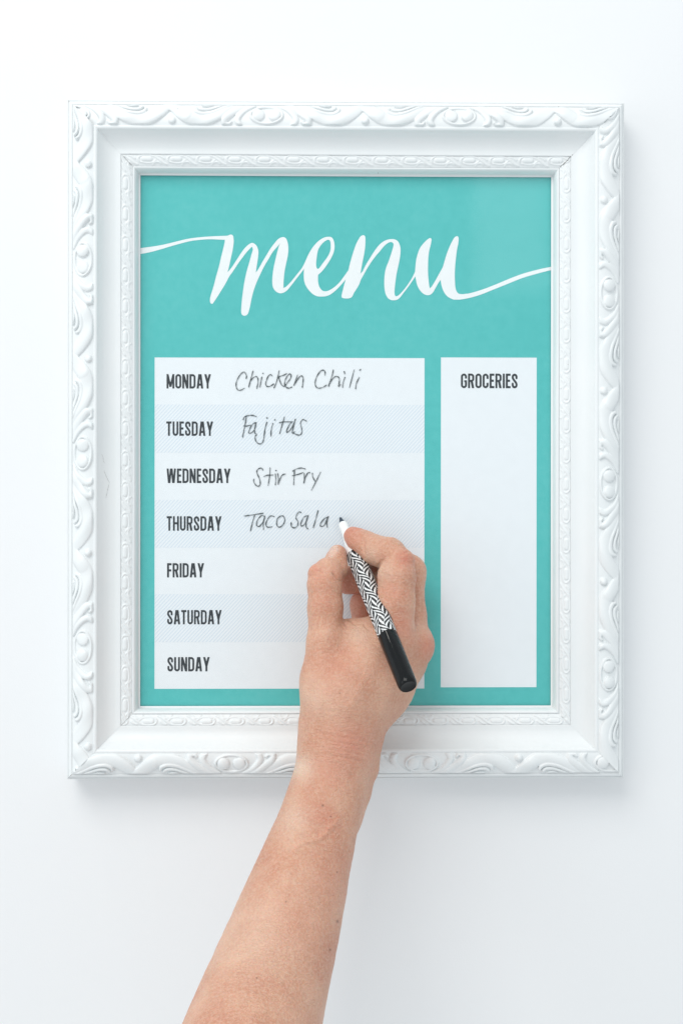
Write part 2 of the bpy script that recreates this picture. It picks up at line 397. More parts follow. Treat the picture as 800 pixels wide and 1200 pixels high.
# title: one outline, zoom coordinates of five crops
def cv(z, x, y):
    ox, oy, k = {1:(160,265,6.1538), 2:(280,265,6.1538), 3:(350,265,6.1538), 4:(440,265,7.2727), 5:(530,265,6.1538)}[z]
    return (ox+x/k, oy+y/k)
T = [
 (1,[(-40,164),(20,160),(80,152),(150,142),(220,128),(300,108),(380,90),(460,80),(540,74),(610,71),(655,69),(670,63),(684,61),(696,70),(700,90),(701,120),(693,175),(680,235),(668,290),(657,332),'c',(685,300),(715,255),(745,208),(775,165)]),
 (2,[(61,140),(80,126),(96,121),(112,127),(127,142),(137,165),(141,190),(136,240),(128,290),(122,335),'c',(140,310),(165,265),(195,215),(225,165),(255,125),(280,96),(298,84),(318,79),(335,85),(347,105),(354,135),(356,180),(350,225),(340,270),(330,320),(324,370),(321,420),(322,447),'c',(345,432),(380,395),(420,345),(455,300),(480,250),(500,205),(530,155),(570,110),(610,84),(640,77),(665,80),(680,98),(688,130),(687,170),(672,215),(640,270),(605,318),(570,352),'c',(570,400),(578,435),(595,460),(612,469),(640,467),(680,445),(720,410),(755,365)]),
 (3,[(345,335),(358,318),'c',(365,285),(378,235),(395,180),(415,125),(440,80),(455,68),(468,66),(478,75),(480,100),(478,150),(470,205),(458,265),(449,315),(445,342),'c',(460,325),(480,285),(510,235),(545,180),(580,135),(620,105),(660,94),(695,97),(715,112),(728,140),(733,175),(728,230),(716,290),(703,350),(695,410),(690,460),(690,490),(696,504),(706,505),(725,493),(760,455)]),
 (4,[(290,473),(315,430),(335,388),'c',(339,335),(345,285),(358,235),(375,190),(400,155),(430,123),(455,104),(468,103),(475,115),(470,150),(460,190),(452,230),(447,280),(445,340),(445,400),(450,460),(455,505),(461,532),'c',(480,510),(510,460),(540,405),(570,350),(585,300),(600,250),(620,195),(645,140),(668,100),(685,87),(698,88),(706,105),(702,150),(692,200),(684,260),(677,330),(673,400),(674,460),(678,520),(688,555),(705,575),(735,580),(770,576)]),
 (5,[(120,485),(200,462),(300,425),(400,383),(500,345),(600,317),(680,299),(724,292),(770,286),'c',(770,308),(724,315),(680,324),(600,345),(500,375),(400,415),(300,455),(200,495),(120,518),(60,529),(20,530)]),
 (4,[(660,625),(630,612),(600,590),(575,550),(560,505),(552,458),'c',(530,490),(505,535),(485,568),(460,586),(435,588),(405,576),(375,545),(352,500),(342,455),(338,428),'c',(310,470),(275,520),(240,565),(210,605),(185,626),(155,632),(125,628),(100,608),(82,570),(74,520),(73,460),(78,400),(90,350),(110,300),(130,240),(145,190),(152,158),(145,142),(125,136),(95,150),(65,178),(35,215)]),
 (3,[(554,216),(520,262),(490,310),(465,355),(448,385),(435,420),(415,455),(398,480),(385,508),(365,520),(340,522),(315,518),(308,505),(315,470),(325,430),(338,385),'c',(310,418),(275,455),(240,485),(205,503),(170,508),(130,505),(95,485),(60,445),(40,400),(36,350),(38,308),'c']),
 (2,[(445,340),(410,385),(375,430),(345,465),(315,482),(290,483),(265,470),(245,440),(240,400),(243,350),(250,300),(262,245),(275,190),(290,140),(300,122),'c',(275,150),(245,185),(215,235),(185,285),(155,345),(130,400),(108,460),(92,520),(80,580),(68,625),(55,642),(35,646),(20,635),(16,610),(20,550),(28,480),(40,400),(55,330),(75,260),(90,205),(100,170),(95,148),'c',(80,162),(50,195),(20,235)]),
 (1,[(738,262),(700,320),(668,365),(650,400),(630,435),(605,475),(580,515),(560,545),(548,560),(537,558),(530,540),(533,510),(545,470),(560,420),(575,360),(595,290),(610,225),(625,165),(635,120),(638,99),'c',(590,97),(530,95),(460,99),(390,108),(310,128),(240,148),(160,172),(90,190),(20,203),(-40,214),'c']),
]
pts, corners = [], []
for z, lst in T:
    for q in lst:
        if q == 'c': corners.append(len(pts)-1)
        else: pts.append(cv(z, *q))
def smooth_closed(pts, corners):
    # split at corners, spline each run
    out = []; cs = sorted(corners); n = len(pts)
    for a_, b_ in zip(cs, cs[1:]+[cs[0]+n]):
        run = [pts[i % n] for i in range(a_, b_+1)]
        out += list(catmull(run, 4))[:-1]
    return out
outer = smooth_closed(pts, corners)
hole = [cv(3, *q) for q in [(135,190),(145,160),(170,125),(200,102),(218,100),(228,115),(230,150),(225,185),(205,225),(175,265),(148,302),(138,308),(128,298),(125,270),(129,230)]]
hole = list(catmull(hole, 4, True))
def planar_poly(name, loops, D, mat, parent):
    ls = [[Vector((W(x,y)[0], W(x,y)[2], 0)) for x, y in lp] for lp in loops]
    tris = tessellate_polygon(ls); flatv = [v for l in ls for v in l]
    return mesh_obj(name, [(v.x, -D, v.y) for v in flatv], [tuple(t) for t in tris], mat, parent)
tl = planar_poly('title_lettering', [outer, hole], 0.12, m_title, prn)

# lettering by signed distance and marching squares
def sdf_fill(name, f, x0_, z0_, x1_, z1_, cell, D, mat, parent):
    nx = int((x1_-x0_)/cell)+2; nz = int((z1_-z0_)/cell)+2
    X, Z = np.meshgrid(x0_+np.arange(nx)*cell, z0_+np.arange(nz)*cell, indexing='ij')
    S = f(X, Z); I = S < 0
    V, F = [], []
    full = I[:-1,:-1] & I[1:,:-1] & I[:-1,1:] & I[1:,1:]
    anyi = I[:-1,:-1] | I[1:,:-1] | I[:-1,1:] | I[1:,1:]
    for i in range(nx-1):
        col = full[i]; j = 0
        if col.any():
            d = np.diff(np.concatenate([[0], col.astype(int), [0]])); st = np.where(d == 1)[0]; en = np.where(d == -1)[0]
            for a_, b_ in zip(st, en):
                k = len(V); V += [(X[i,a_],Z[i,a_]),(X[i+1,a_],Z[i,a_]),(X[i+1,a_],Z[i,b_]),(X[i,a_],Z[i,b_])]; F.append((k,k+1,k+2,k+3))
    for i, j in zip(*np.where(anyi & ~full)):
        c = [(i,j),(i+1,j),(i+1,j+1),(i,j+1)]; poly = []
        for k in range(4):
            a_, b_ = c[k], c[(k+1)%4]; sa, sb = S[a_], S[b_]
            if sa < 0: poly.append((X[a_], Z[a_]))
            if (sa < 0) != (sb < 0):
                t = sa/(sa-sb); poly.append((X[a_]+(X[b_]-X[a_])*t, Z[a_]+(Z[b_]-Z[a_])*t))
        if len(poly) >= 3:
            k = len(V); V += poly; F.append(tuple(range(k, k+len(poly))))
    return mesh_obj(name, [(v[0], -D, v[1]) for v in V], F, mat, parent)

ST = 0.150
def sd_seg(X, Y, a, b, w):
    """flat ended bar"""
    ax, ay = a; bx, by = b; dx, dy = bx-ax, by-ay; Ln = math.hypot(dx, dy); dx /= Ln; dy /= Ln
    u = (X-ax)*dx+(Y-ay)*dy; v = -(X-ax)*dy+(Y-ay)*dx
    return np.maximum(np.abs(u-Ln/2)-Ln/2, np.abs(v)-w/2)
def sd_ring(X, Y, w, r, ya=0, yb=1):
    cx, cy, hx, hy = w/2, (ya+yb)/2, w/2-ST/2, (yb-ya)/2-ST*0.42
    qx, qy = np.abs(X-cx)-hx+r, np.abs(Y-cy)-hy+r
    d = np.hypot(np.maximum(qx,0), np.maximum(qy,0))+np.minimum(np.maximum(qx,qy),0)-r
    vert = np.clip(np.abs(Y-cy)/hy, 0, 1)
    return np.abs(d)-ST*(0.5-0.08*(vert > 0.93))
def sd_path(X, Y, pts, w):
    c = catmull(pts, 8); d = np.full(X.shape, 9.0)
    for p, q in zip(c[:-1], c[1:]):
        e = q-p; t = np.clip(((X-p[0])*e[0]+(Y-p[1])*e[1])/(e@e+1e-12), 0, 1)
        d = np.minimum(d, np.hypot(X-p[0]-t*e[0], Y-p[1]-t*e[1]))
    return d-w/2
def boxd(X, Y, xa, ya, xb, yb): return np.maximum(np.maximum(xa-X, X-xb), np.maximum(ya-Y, Y-yb))
mn, mxx = np.minimum, np.maximum
def glyph(ch):
    h = ST/2; hb = 0.145
    V_ = lambda x: (lambda X,Y: boxd(X,Y,x,0,x+ST,1))
    def U_(*fs): 
        def g(X,Y):
            d = fs[0](X,Y)
            for f in fs[1:]: d = mn(d, f(X,Y))
            return mxx(d, boxd(X,Y,-9,0,9,1))
        return g
    Hb = lambda y, xa, xb: (lambda X,Y: boxd(X,Y,xa,y,xb,y+hb))
    seg = lambda a,b,w=ST: (lambda X,Y: sd_seg(X,Y,a,b,w))
    if ch == 'M': return 0.62, U_(V_(0), V_(0.62-ST), seg((0.04,1.1),(0.31,0.12),0.155), seg((0.58,1.1),(0.31,0.12),0.155))
    if ch == 'N': return 0.49, U_(V_(0), V_(0.49-ST), seg((0.035,1.15),(0.455,-0.15),0.165))
    if ch == 'O': return 0.47, lambda X,Y: sd_ring(X,Y,0.47,0.15)
    if ch == 'C': return 0.45, lambda X,Y: mxx(sd_ring(X,Y,0.45,0.15), -boxd(X,Y,0.25,0.37,0.6,0.64))
    if ch == 'G': return 0.46, lambda X,Y: mn(mxx(sd_ring(X,Y,0.46,0.15), -boxd(X,Y,0.25,0.5,0.6,0.66)), boxd(X,Y,0.25,0.42,0.46,0.54))
    if ch == 'D': return 0.48, lambda X,Y: mn(mxx(sd_ring(X+0.0,Y,0.48,0.16), 0.2-X), mn(boxd(X,Y,0,0,ST,1), mn(boxd(X,Y,0.02,0.0,0.28,0.14), boxd(X,Y,0.02,0.86,0.28,1.0))))
    if ch == 'U': return 0.46, lambda X,Y: mn(mxx(sd_ring(X,Y,0.46,0.15), Y-0.4), mn(boxd(X,Y,0,0.35,ST,1), boxd(X,Y,0.46-ST,0.35,0.46,1)))
    if ch == 'A': return 0.54, U_(seg((0.07,-0.15),(0.245,1.15),0.165), seg((0.47,-0.15),(0.295,1.15),0.165), Hb(0.2,0.12,0.42))
    if ch == 'Y': return 0.52, U_(seg((0.04,1.15),(0.26,0.38),0.165), seg((0.48,1.15),(0.26,0.38),0.165), lambda X,Y: boxd(X,Y,0.26-h,0,0.26+h,0.48))
    if ch == 'W': return 0.74, U_(seg((0.06,1.15),(0.195,-0.15),0.15), seg((0.68,1.15),(0.545,-0.15),0.15), seg((0.35,1.1),(0.21,-0.15),0.14), seg((0.39,1.1),(0.53,-0.15),0.14))
    if ch == 'T': return 0.42, U_(Hb(1-hb,0,0.42), lambda X,Y: boxd(X,Y,0.21-h,0,0.21+h,1))
    if ch == 'E': return 0.36, U_(V_(0), Hb(0,0,0.36), Hb(1-hb,0,0.36), Hb(0.44,0,0.32))
    if ch == 'F': return 0.36, U_(V_(0), Hb(1-hb,0,0.36), Hb(0.42,0,0.33))
    if ch == 'H': return 0.48, U_(V_(0), V_(0.48-ST), Hb(0.44,0,0.45))
    if ch == 'I': return ST, U_(V_(0))
    if ch == 'R': return 0.48, lambda X,Y: mn(mn(boxd(X,Y,0,0,ST,1), mxx(mn(mxx(sd_ring(X,Y,0.47,0.14,0.43,1.0), 0.2-X), mn(boxd(X,Y,0.02,0.43,0.28,0.56), boxd(X,Y,0.02,0.87,0.28,1))), -X)), mxx(sd_seg(X,Y,(0.27,0.52),(0.42,-0.15),0.17), boxd(X,Y,-9,0,9,0.5)))
    if ch == 'S': return 0.46, lambda X,Y: mxx(sd_path(X,Y,[(0.375,0.70),(0.375,0.80),(0.33,0.885),(0.23,0.925),(0.13,0.885),(0.085,0.79),(0.10,0.68),(0.20,0.54),(0.31,0.41),(0.375,0.28),(0.375,0.19),(0.33,0.105),(0.23,0.072),(0.13,0.105),(0.085,0.2),(0.085,0.31)],ST), -np.maximum(boxd(X,Y,0.25,0.36,0.6,0.665), -9+0*X)*0-9 if False else sd_path(X,Y,[(0.375,0.70),(0.375,0.80),(0.33,0.885),(0.23,0.925),(0.13,0.885),(0.085,0.79),(0.10,0.68),(0.20,0.54),(0.31,0.41),(0.375,0.28),(0.375,0.19),(0.33,0.105),(0.23,0.072),(0.13,0.105),(0.085,0.2),(0.085,0.31)],ST))
def word(txt, xa, xb, ya, yb):
    gs = [glyph(c) for c in txt]; gap = 0.085
    tot = sum(g[0] for g in gs)+gap*(len(gs)-1)
    A_, B_ = W(xa, yb), W(xb, ya)
    X0, Z0, H_ = A_[0], A_[2], B_[2]-A_[2]; sx = (B_[0]-A_[0])/tot
    def f(X, Z):
        x = (X-X0)/sx; y = (Z-Z0)/H_; d = np.full(X.shape, 9.0); off = 0
        for w_, g in gs:
            m = (x > off-0.1) & (x < off+w_+0.1)
            if m.any(): d[m] = np.minimum(d[m], g(x[m]-off, y[m]))
            off += w_+gap
        return d-0.002
    o = sdf_fill('printed_word', f, X0-1, Z0-1, B_[0]+1, B_[2]+1, 0.16, 0.18, m_ink, prn)
    o['label'] = 'printed word '+txt
for wd in (('MONDAY',195.4,247.2,438.6,455.2),('TUESDAY',195.1,249.8,494,510.7),('WEDNESDAY',195.5,270.2,549.2,566),('THURSDAY',195.6,259.7,605,621.9),
           ('FRIDAY',196,239.2,660,676.6),('SATURDAY',196,259.8,714.9,731.6),('SUNDAY',196.3,245.8,770,786.7),('GROCERIES',539.7,606,438,454.8)):
    word(*wd)

# ------------------------------------------------------------------ glass with the handwriting
GL = 0.62
glass = box('glass_pane', (x0-3, -GL, z0-3), (x1+3, -GL+0.36, z1+3), m_glass, frame)
HW = [
 ('Chicken Chili', (270,425,10.0), [
  [(185,185),(188,150),(170,115),(150,112),(115,140),(85,190),(68,240),(70,290),(90,320),(120,322),(165,300)],
  [(265,100),(245,170),(215,285)], [(222,245),(250,195),(285,165),(310,165),(322,190),(322,240),(308,303)],
  [(368,170),(358,220),(345,285)], [(380,127),(384,125)],
  [(490,155),(470,140),(445,155),(425,200),(413,245),(425,275),(460,278),(505,250)],
  [(570,95),(555,170),(535,240),(510,295)], [(660,128),(610,152),(570,165),(575,200),(600,260),(635,275),(665,235),(700,190),(712,150),(700,132),(675,145),(645,195),(635,245),(650,285),(685,298),(720,285)],
  [(785,145),(765,205),(742,265),(775,215),(810,165),(835,155),(852,180),(848,240),(842,288)],
  [(1105,148),(1108,110),(1090,88),(1060,95),(1020,145),(995,210),(993,255),(1010,290),(1045,298),(1090,285),(1125,262)],
  [(1205,85),(1190,150),(1150,270),(1162,245),(1195,190),(1230,162),(1260,165),(1275,195),(1272,240),(1265,275),(1290,255)],
  [(1340,172),(1322,225),(1312,288)], [(1332,105),(1338,128)], [(1448,85),(1420,190),(1393,292)],
  [(1508,172),(1475,240),(1465,305)], [(1515,88),(1525,78)]]),
 ('Fajitas', (275,475,8.889), [
  [(120,130),(105,220),(82,330)], [(90,148),(105,120),(150,105),(190,105),(228,118)], [(92,215),(130,215),(165,205)],
  [(225,180),(195,190),(165,230),(147,275),(155,292),(190,275),(210,240),(222,190),(208,240),(212,290),(230,300)],
  [(335,175),(315,250),(305,330),(295,375),(270,402),(235,390),(215,355),(215,320),(230,310)], [(336,132),(341,128)],
  [(398,188),(380,260),(378,322)], [(415,154),(421,151)],
  [(518,120),(495,200),(468,295)], [(465,182),(510,172),(590,172)],
  [(600,170),(570,200),(540,265),(545,280),(575,260),(610,200),(632,145),(615,210),(600,270),(605,290),(622,275)],
  [(748,165),(715,148),(695,160),(685,190),(697,240),(698,280),(685,305),(655,308),(615,290)]]),
 ('Stir Fry', (290,540,8.889), [
  [(160,98),(150,78),(125,78),(100,100),(100,130),(118,170),(132,215),(130,250),(110,265),(85,250),(65,215),(68,190)],
  [(235,75),(230,160),(215,258)], [(170,165),(210,150),(270,148)], [(290,135),(295,190),(290,250)], [(296,102),(300,99)],
  [(315,135),(322,190),(320,245),(335,200),(360,150),(395,138)],
  [(490,100),(485,160),(480,248)], [(470,108),(510,85),(560,75),(600,85)], [(468,155),(530,140),(580,122)],
  [(590,130),(592,180),(585,230),(600,180),(625,130),(648,122)], [(675,130),(680,170),(705,215)], [(760,118),(720,200),(665,308)]]),
 ('Taco Sala', (280,590,6.667), [
  [(42,98),(100,90),(188,76)], [(122,95),(105,150),(90,215)],
  [(200,100),(175,95),(145,130),(138,170),(160,178),(190,140),(202,100),(190,150),(192,203)],
  [(275,102),(245,98),(220,130),(210,165),(225,185),(258,182)], [(325,98),(300,120),(295,165),(315,185),(345,165),(358,125),(345,98),(325,98)],
  [(485,72),(470,65),(450,90),(445,115),(460,140),(458,170),(435,190),(410,180),(408,150)],
  [(530,95),(505,110),(483,155),(485,175),(510,165),(535,110),(540,95),(525,150),(525,185),(538,198)],
  [(617,55),(600,120),(580,188)], [(690,108),(665,120),(635,160),(640,178),(665,170),(690,115),(698,105),(685,150),(690,188)]]),
]
for txt, (ox, oy, k), strokes in HW:
    segs = []
    for st in strokes:
        c = catmull([W(ox+x/k, oy+y/k, GL)[[0,2]] for x, y in st], 6)
        r0 = 0.36 if len(st) > 2 else 0.44
        for i in range(len(c)-1):
            rr = r0*(0.72+0.45*(0.5+0.5*math.sin(i*0.6+len(segs)*0.13)))
            segs.append((c[i], c[i+1], rr))
    allp = np.array([s_[0] for s_ in segs]); lo, hi = allp.min(0)-1, allp.max(0)+1
    def f(X, Z, segs=segs, lo=lo):
        d = np.full(X.shape, 1.0); cell = 0.17
        for p, q, r_ in segs:
            i0 = max(0, int((min(p[0],q[0])-1-lo[0])/cell)); i1 = int((max(p[0],q[0])+1-lo[0])/cell)+2
            j0 = max(0, int((min(p[1],q[1])-1-lo[1])/cell)); j1 = int((max(p[1],q[1])+1-lo[1])/cell)+2
            x, z = X[i0:i1,j0:j1], Z[i0:i1,j0:j1]; e = q-p
            t = np.clip(((x-p[0])*e[0]+(z-p[1])*e[1])/(e@e+1e-12), 0, 1)
            d[i0:i1,j0:j1] = np.minimum(d[i0:i1,j0:j1], np.hypot(x-p[0]-t*e[0], z-p[1]-t*e[1])-r_)
        return d
    o = sdf_fill('handwriting', f, lo[0], lo[1], hi[0], hi[1], 0.17, GL+0.05, m_pen, glass)
    o['label'] = 'handwritten entry '+txt

# ------------------------------------------------------------------ marker pen
TIPP = W(398.5, 606.5, GL+0.3); BUTT = W(478.5, 805.5, 106.0)
PL = float(np.linalg.norm(BUTT-TIPP)); PAX = (BUTT-TIPP)/PL
pen = bpy.data.objects.new('marker_pen', None); COL.objects.link(pen)
tag(pen, 'black and white herringbone patterned marker with black end, held by the hand', 'marker')
pen.location = Vector(TIPP)*MM; pen.rotation_mode = 'QUATERNION'
pen.rotation_quaternion = Vector(PAX).to_track_quat('Z', 'Y')
def lathe(name, prof, mat, parent, n=64):
    P = np.zeros((len(prof), n, 3)); a = np.linspace(0, 2*math.pi, n, endpoint=False)
    V, F = [], []
    for r_, z in prof:
        for t in a: V.append((r_*math.cos(t), r_*math.sin(t), z))
    for i in range(len(prof)-1):
        for j in range(n): F.append((i*n+j, i*n+(j+1)%n, (i+1)*n+(j+1)%n, (i+1)*n+j))
    me = bpy.data.meshes.new(name); me.from_pydata([tuple(x*MM for x in v) for v in V], [], F); me.update()
    me.polygons.foreach_set('use_smooth', [True]*len(F)); me.materials.append(mat)
    uv = me.uv_layers.new(name='UVMap')
    for p in me.polygons:
        i, j = divmod(p.index, n)
        for li, (di, dj) in zip(p.loop_indices, ((0,0),(0,1),(1,1),(1,0))): uv.data[li].uv = ((j+dj)/n, prof[i+di][1]/10.0)
    o = bpy.data.objects.new(name, me); COL.objects.link(o); o.parent = parent; return o
m_pw, nt, b = newmat('white_plastic'); b.inputs['Base Color'].default_value = (0.86,0.87,0.86,1); b.inputs['Roughness'].default_value = 0.3
m_pb, nt, b = newmat('black_gloss_plastic'); b.inputs['Base Color'].default_value = (0.006,0.007,0.008,1); b.inputs['Roughness'].default_value = 0.12; b.inputs['Specular IOR Level'].default_value = 0.22
bump(nt, b, noise(nt, coords(nt), 160, 3), 0.12, 0.0006)
m_nib, nt, b = newmat('ink_soaked_felt'); b.inputs['Base Color'].default_value = (0.03,0.05,0.075,1); b.inputs['Roughness'].default_value = 0.8
m_hb, nt, b = newmat('herringbone_wrap')
uvn = N(nt, 'ShaderNodeUVMap'); sp = N(nt, 'ShaderNodeSeparateXYZ'); L(nt, uvn.outputs[0], sp.inputs[0])
U_, V_ = sp.outputs[0], sp.outputs[1]
NC = 4.8                                                           # herringbone pairs round the barrel
wob = math_(nt, 'MULTIPLY', math_(nt, 'SINE', math_(nt, 'MULTIPLY', V_, 4.1)), 0.03)
fu = math_(nt, 'FRACT', math_(nt, 'ADD', math_(nt, 'MULTIPLY', math_(nt, 'ADD', U_, wob), NC), 0.15))
tri = math_(nt, 'ABSOLUTE', math_(nt, 'SUBTRACT', fu, 0.5))      # 0..0.5
col2 = math_(nt, 'FRACT', math_(nt, 'MULTIPLY', tri, 2.0))
ph = math_(nt, 'ADD', math_(nt, 'MULTIPLY', V_, 2.5), math_(nt, 'MULTIPLY', tri, 2.6))
side = math_(nt, 'MULTIPLY', math_(nt, 'GREATER_THAN', fu, 0.5), 0.5)
nz = noise(nt, uvn.outputs[0], 9, 2)
sv = math_(nt, 'FRACT', math_(nt, 'ADD', math_(nt, 'ADD', ph, side), math_(nt, 'MULTIPLY', nz, 0.22)))
thr = math_(nt, 'ADD', 0.50, math_(nt, 'MULTIPLY', tri, -0.25))
isw = math_(nt, 'LESS_THAN', math_(nt, 'MULTIPLY', math_(nt, 'ABSOLUTE', math_(nt, 'SUBTRACT', sv, 0.5)), 2.0), thr)
L(nt, ramp(nt, isw, [(0.4, (0.01,0.012,0.014)), (0.6, (0.80,0.81,0.81))]), b.inputs['Base Color']); b.inputs['Roughness'].default_value = 0.28
zw, zb = 0.243*PL, 0.722*PL
lathe('nib', [(0.01,0),(0.5,0.1),(0.75,0.5),(1.3,3.0),(2.1,6.0),(2.2,7.2)], m_nib, pen)
lathe('grip_section', [(2.1,6.5),(2.5,6.1),(2.85,6.5),(3.1,7.5),(3.15,9.5),(3.1,12),(3.1,15),(3.4,19),(4.0,24),(4.9,29),(5.6,zw-2.5),(5.95,zw)], m_pw, pen)
lathe('patterned_barrel', [(5.8,zw-0.1),(6.0,zw+0.1),(6.12,zw+6),(6.15,zw+30),(6.15,zb-0.2),(6.0,zb)], m_hb, pen)
lathe('black_end', [(6.0,zb-0.1),(6.18,zb),(6.25,zb+0.6),(6.2,zb+15),(6.0,PL-7),(5.95,PL-3.6),(5.8,PL-2.2),(5.4,PL-1.0),(5.0,PL-0.45),(4.8,PL-0.3),(4.65,PL-0.55),(4.4,PL-0.62),(0.01,PL-0.62)], m_pb, pen)

# ------------------------------------------------------------------ hand and forearm: one continuous skin from a distance field
def J(px, py, D, rpx): return np.array([*W(px, py, D), rpx*pxmm(D)])
def cone(P, a, b_):
    """distance to a tapered capsule (far ones are skipped for a whole batch of points)"""
    lo_, hi_ = BB
    ra = max(a[3], b_[3])+16
    if (np.minimum(a[:3], b_[:3])-ra > hi_).any() or (np.maximum(a[:3], b_[:3])+ra < lo_).any(): return np.full(len(P), 60.0)
    pa = P-a[:3]; d = b_[:3]-a[:3]; LL = d@d
    t = np.clip((pa@d)/LL, 0, 1)
    # shift t so that the taper stays tangent
    return np.linalg.norm(pa-t[:,None]*d, axis=1)-(a[3]+(b_[3]-a[3])*t)
def smin(a, b_, k):
    h = np.clip(0.5+0.5*(b_-a)/k, 0, 1)
    return b_+(a-b_)*h-k*h*(1-h)
def chain(P, js, k):
    d = cone(P, js[0], js[1])
    for a, b_ in zip(js[1:-1], js[2:]): d = smin(d, cone(P, a, b_), k)
    return d
# key joints ( photo px, photo py, mm in front of the print, radius in px )
thumb = [J(383,812,60,25), J(381,752,56,20), J(381,712,51,20), J(380,686,47,19.2), J(386,671,42,15), J(393,657,33,11.5), J(395.5,649,28,10.5)]
thumb_tip = [J(373.5,673,46,13), J(384,667,42,12.5), J(393.5,666,37,13), J(395,655,30,11.5)]
index_p = [J(463,745,58,23.5), J(463,705,56,21.5), J(465,675,54,20.5), J(468,662,51,16.5)]
index_m = [J(470,658,51,16), J(455,649,43,17.5), J(440,645,36,16), J(428,638,30,14.5)]
index_d = [J(429,638,30,14.5), J(421,634,26,13.2), J(413,628,21.5,10.5)]
middle = [J(477,757,39,24), J(477,722,35,21), J(478,670,31,19.3), J(462,668,27,16), J(440,676,19,17), J(408,680,15,16.5)]
ring = [J(474,775,28,24), J(476,715,22,18), J(466,702,16,15), J(443,706,13,14.5), J(426,708,13,14.5), J(427,724,15,15)]
pinky = [J(462,790,22,22), J(468,745,14,14.5), J(452,738,10.5,12), J(436,740,9.8,11)]
palm_parts = [
  [J(394,868,64,37), J(402,820,62,42), J(430,780,58,36)],
  [J(408,862,58,32), J(440,800,56,34), J(462,760,54,25)],
  [J(408,866,46,30), J(450,800,42,33), J(480,757,41,24)],
  [J(405,868,40,25), J(440,810,30,34), J(470,770,27,26)],
  [J(379,840,60,22), J(378,795,59,23), J(381,752,56,20)],
  [J(391,800,52,26), J(408,750,47,21), J(440,741,47,20.5)],
]
arm = [J(394,868,60,40.5), J(392,893,62,42), J(384,925,68,43.5), J(374,960,78,46), J(352,1030,98,55), J(332,1095,122,64), J(303,1185,160,75), J(284,1250,190,83), J(262,1330,225,90), J(240,1400,255,88)]
armS = list(catmull(arm, 4))
ulna = [J(426,866,54,18), J(424,900,55,17), J(415,928,59,17.5), J(403,962,68,18)]
BB = (np.full(3, -1e9), np.full(3, 1e9))
def hand_sdf(P):
    global BB
    if len(P) > 40000:
        out_ = np.empty(len(P)); order = np.argsort(np.floor(P[:,2]/12)*1000+P[:,0])
        for i in range(0, len(P), 20000):
            ii = order[i:i+20000]; out_[ii] = hand_sdf(P[ii])
        return out_
    BB = (P.min(0), P.max(0))
    d_palm = chain(P, palm_parts[0], 8)
    for pp in palm_parts[1:]: d_palm = smin(d_palm, chain(P, pp, 8), 10)
    d_arm = chain(P, armS, 2)
    d = smin(d_palm, d_arm, 12)
    d = smin(d, chain(P, ulna, 5), 7)
    d_th = smin(chain(P, thumb, 3.5), chain(P, thumb_tip, 4), 1.0)
    d = smin(d, d_th, 3.2)
    d_ip = chain(P, index_p, 5); d_im = chain(P, index_m, 5); d_id = chain(P, index_d, 4)
    d_ix = smin(smin(d_ip, d_im, 0.7), d_id, 2.6)
    d_md = chain(P, middle, 5); d_rg = chain(P, ring, 5); d_pk = chain(P, pinky, 5)
    d_f = smin(d_ix, d_md, 0.5); d_f = smin(d_f, d_rg, 0.9); d_f = smin(d_f, d_pk, 0.9)
    # fingers melt into the palm only near the knuckles
    zz = P[:,2]; zk = W(470,735,50)[2]
    kk = 1.0+6.5*np.clip((zk+8-zz)/18, 0, 1)
    h = np.clip(0.5+0.5*(d_f-d)/kk, 0, 1)
    d = d_f+(d-d_f)*h-kk*h*(1-h)
    # knuckle bump
    kb = J(484,756,44,19.5); d = smin(d, np.linalg.norm(P-kb[:3], axis=1)-kb[3], 10)
    # the pen presses in
    pp = P-TIPP; t = pp@PAX; dr = np.linalg.norm(pp-t[:,None]*PAX, axis=1)
    rp = np.interp(t, [0,5,10,19,24,zw,zw+6,PL], [1.5,2.2,3.1,3.5,4.1,6.0,6.25,6.35])
    d = np.maximum(d, -(dr-rp))
    # stays off the glass
    d = np.maximum(d, P[:,1]+GL+0.25)
    return d
import openvdb
VS = 0.55
def build_hand():
    js = np.array([j for c in (thumb, thumb_tip, index_p, index_m, index_d, middle, ring, pinky, arm, ulna, *palm_parts) for j in c])
    lo = (js[:,:3]-js[:,3:4]).min(0)-6; hi = (js[:,:3]+js[:,3:4]).max(0)+6
    B = 10; bs = B*VS
    nb = np.ceil((hi-lo)/bs).astype(int)
    bi = np.stack(np.meshgrid(*[np.arange(n) for n in nb], indexing='ij'), -1).reshape(-1, 3)
    cen = lo+(bi+0.5)*bs
    dc = hand_sdf(cen)
    rad = bs*0.87+2.0
    act = np.abs(dc) < rad+1.5
    grid = openvdb.FloatGrid(3.0); grid.transform = openvdb.createLinearTransform(1.0)
    for b_ in bi[dc <= -(rad+1.5)]:
        l = b_*B; grid.fill((int(l[0]),int(l[1]),int(l[2])), (int(l[0]+B-1),int(l[1]+B-1),int(l[2]+B-1)), -3.0, True)
    off = np.stack(np.meshgrid(*[np.arange(B)]*3, indexing='ij'), -1).reshape(-1, 3)
    ab = bi[act]; ab = ab[np.lexsort((ab[:,0], ab[:,2]//2))]; CH = 40
    for s_ in range(0, len(ab), CH):
        c = ab[s_:s_+CH]
        idx = (c[:,None,:]*B+off[None]).reshape(-1, 3)
        v = np.clip(hand_sdf(lo+idx*VS), -3, 3).astype(np.float32).reshape(len(c), B, B, B)
        for k in range(len(c)):
            grid.copyFromArray(np.ascontiguousarray(v[k]), ijk=tuple(int(q) for q in c[k]*B))
    pts_, quads = grid.convertToQuads(0.0)
    return np.array(pts_)*VS+lo, np.array(quads)
hv, hq = build_hand()
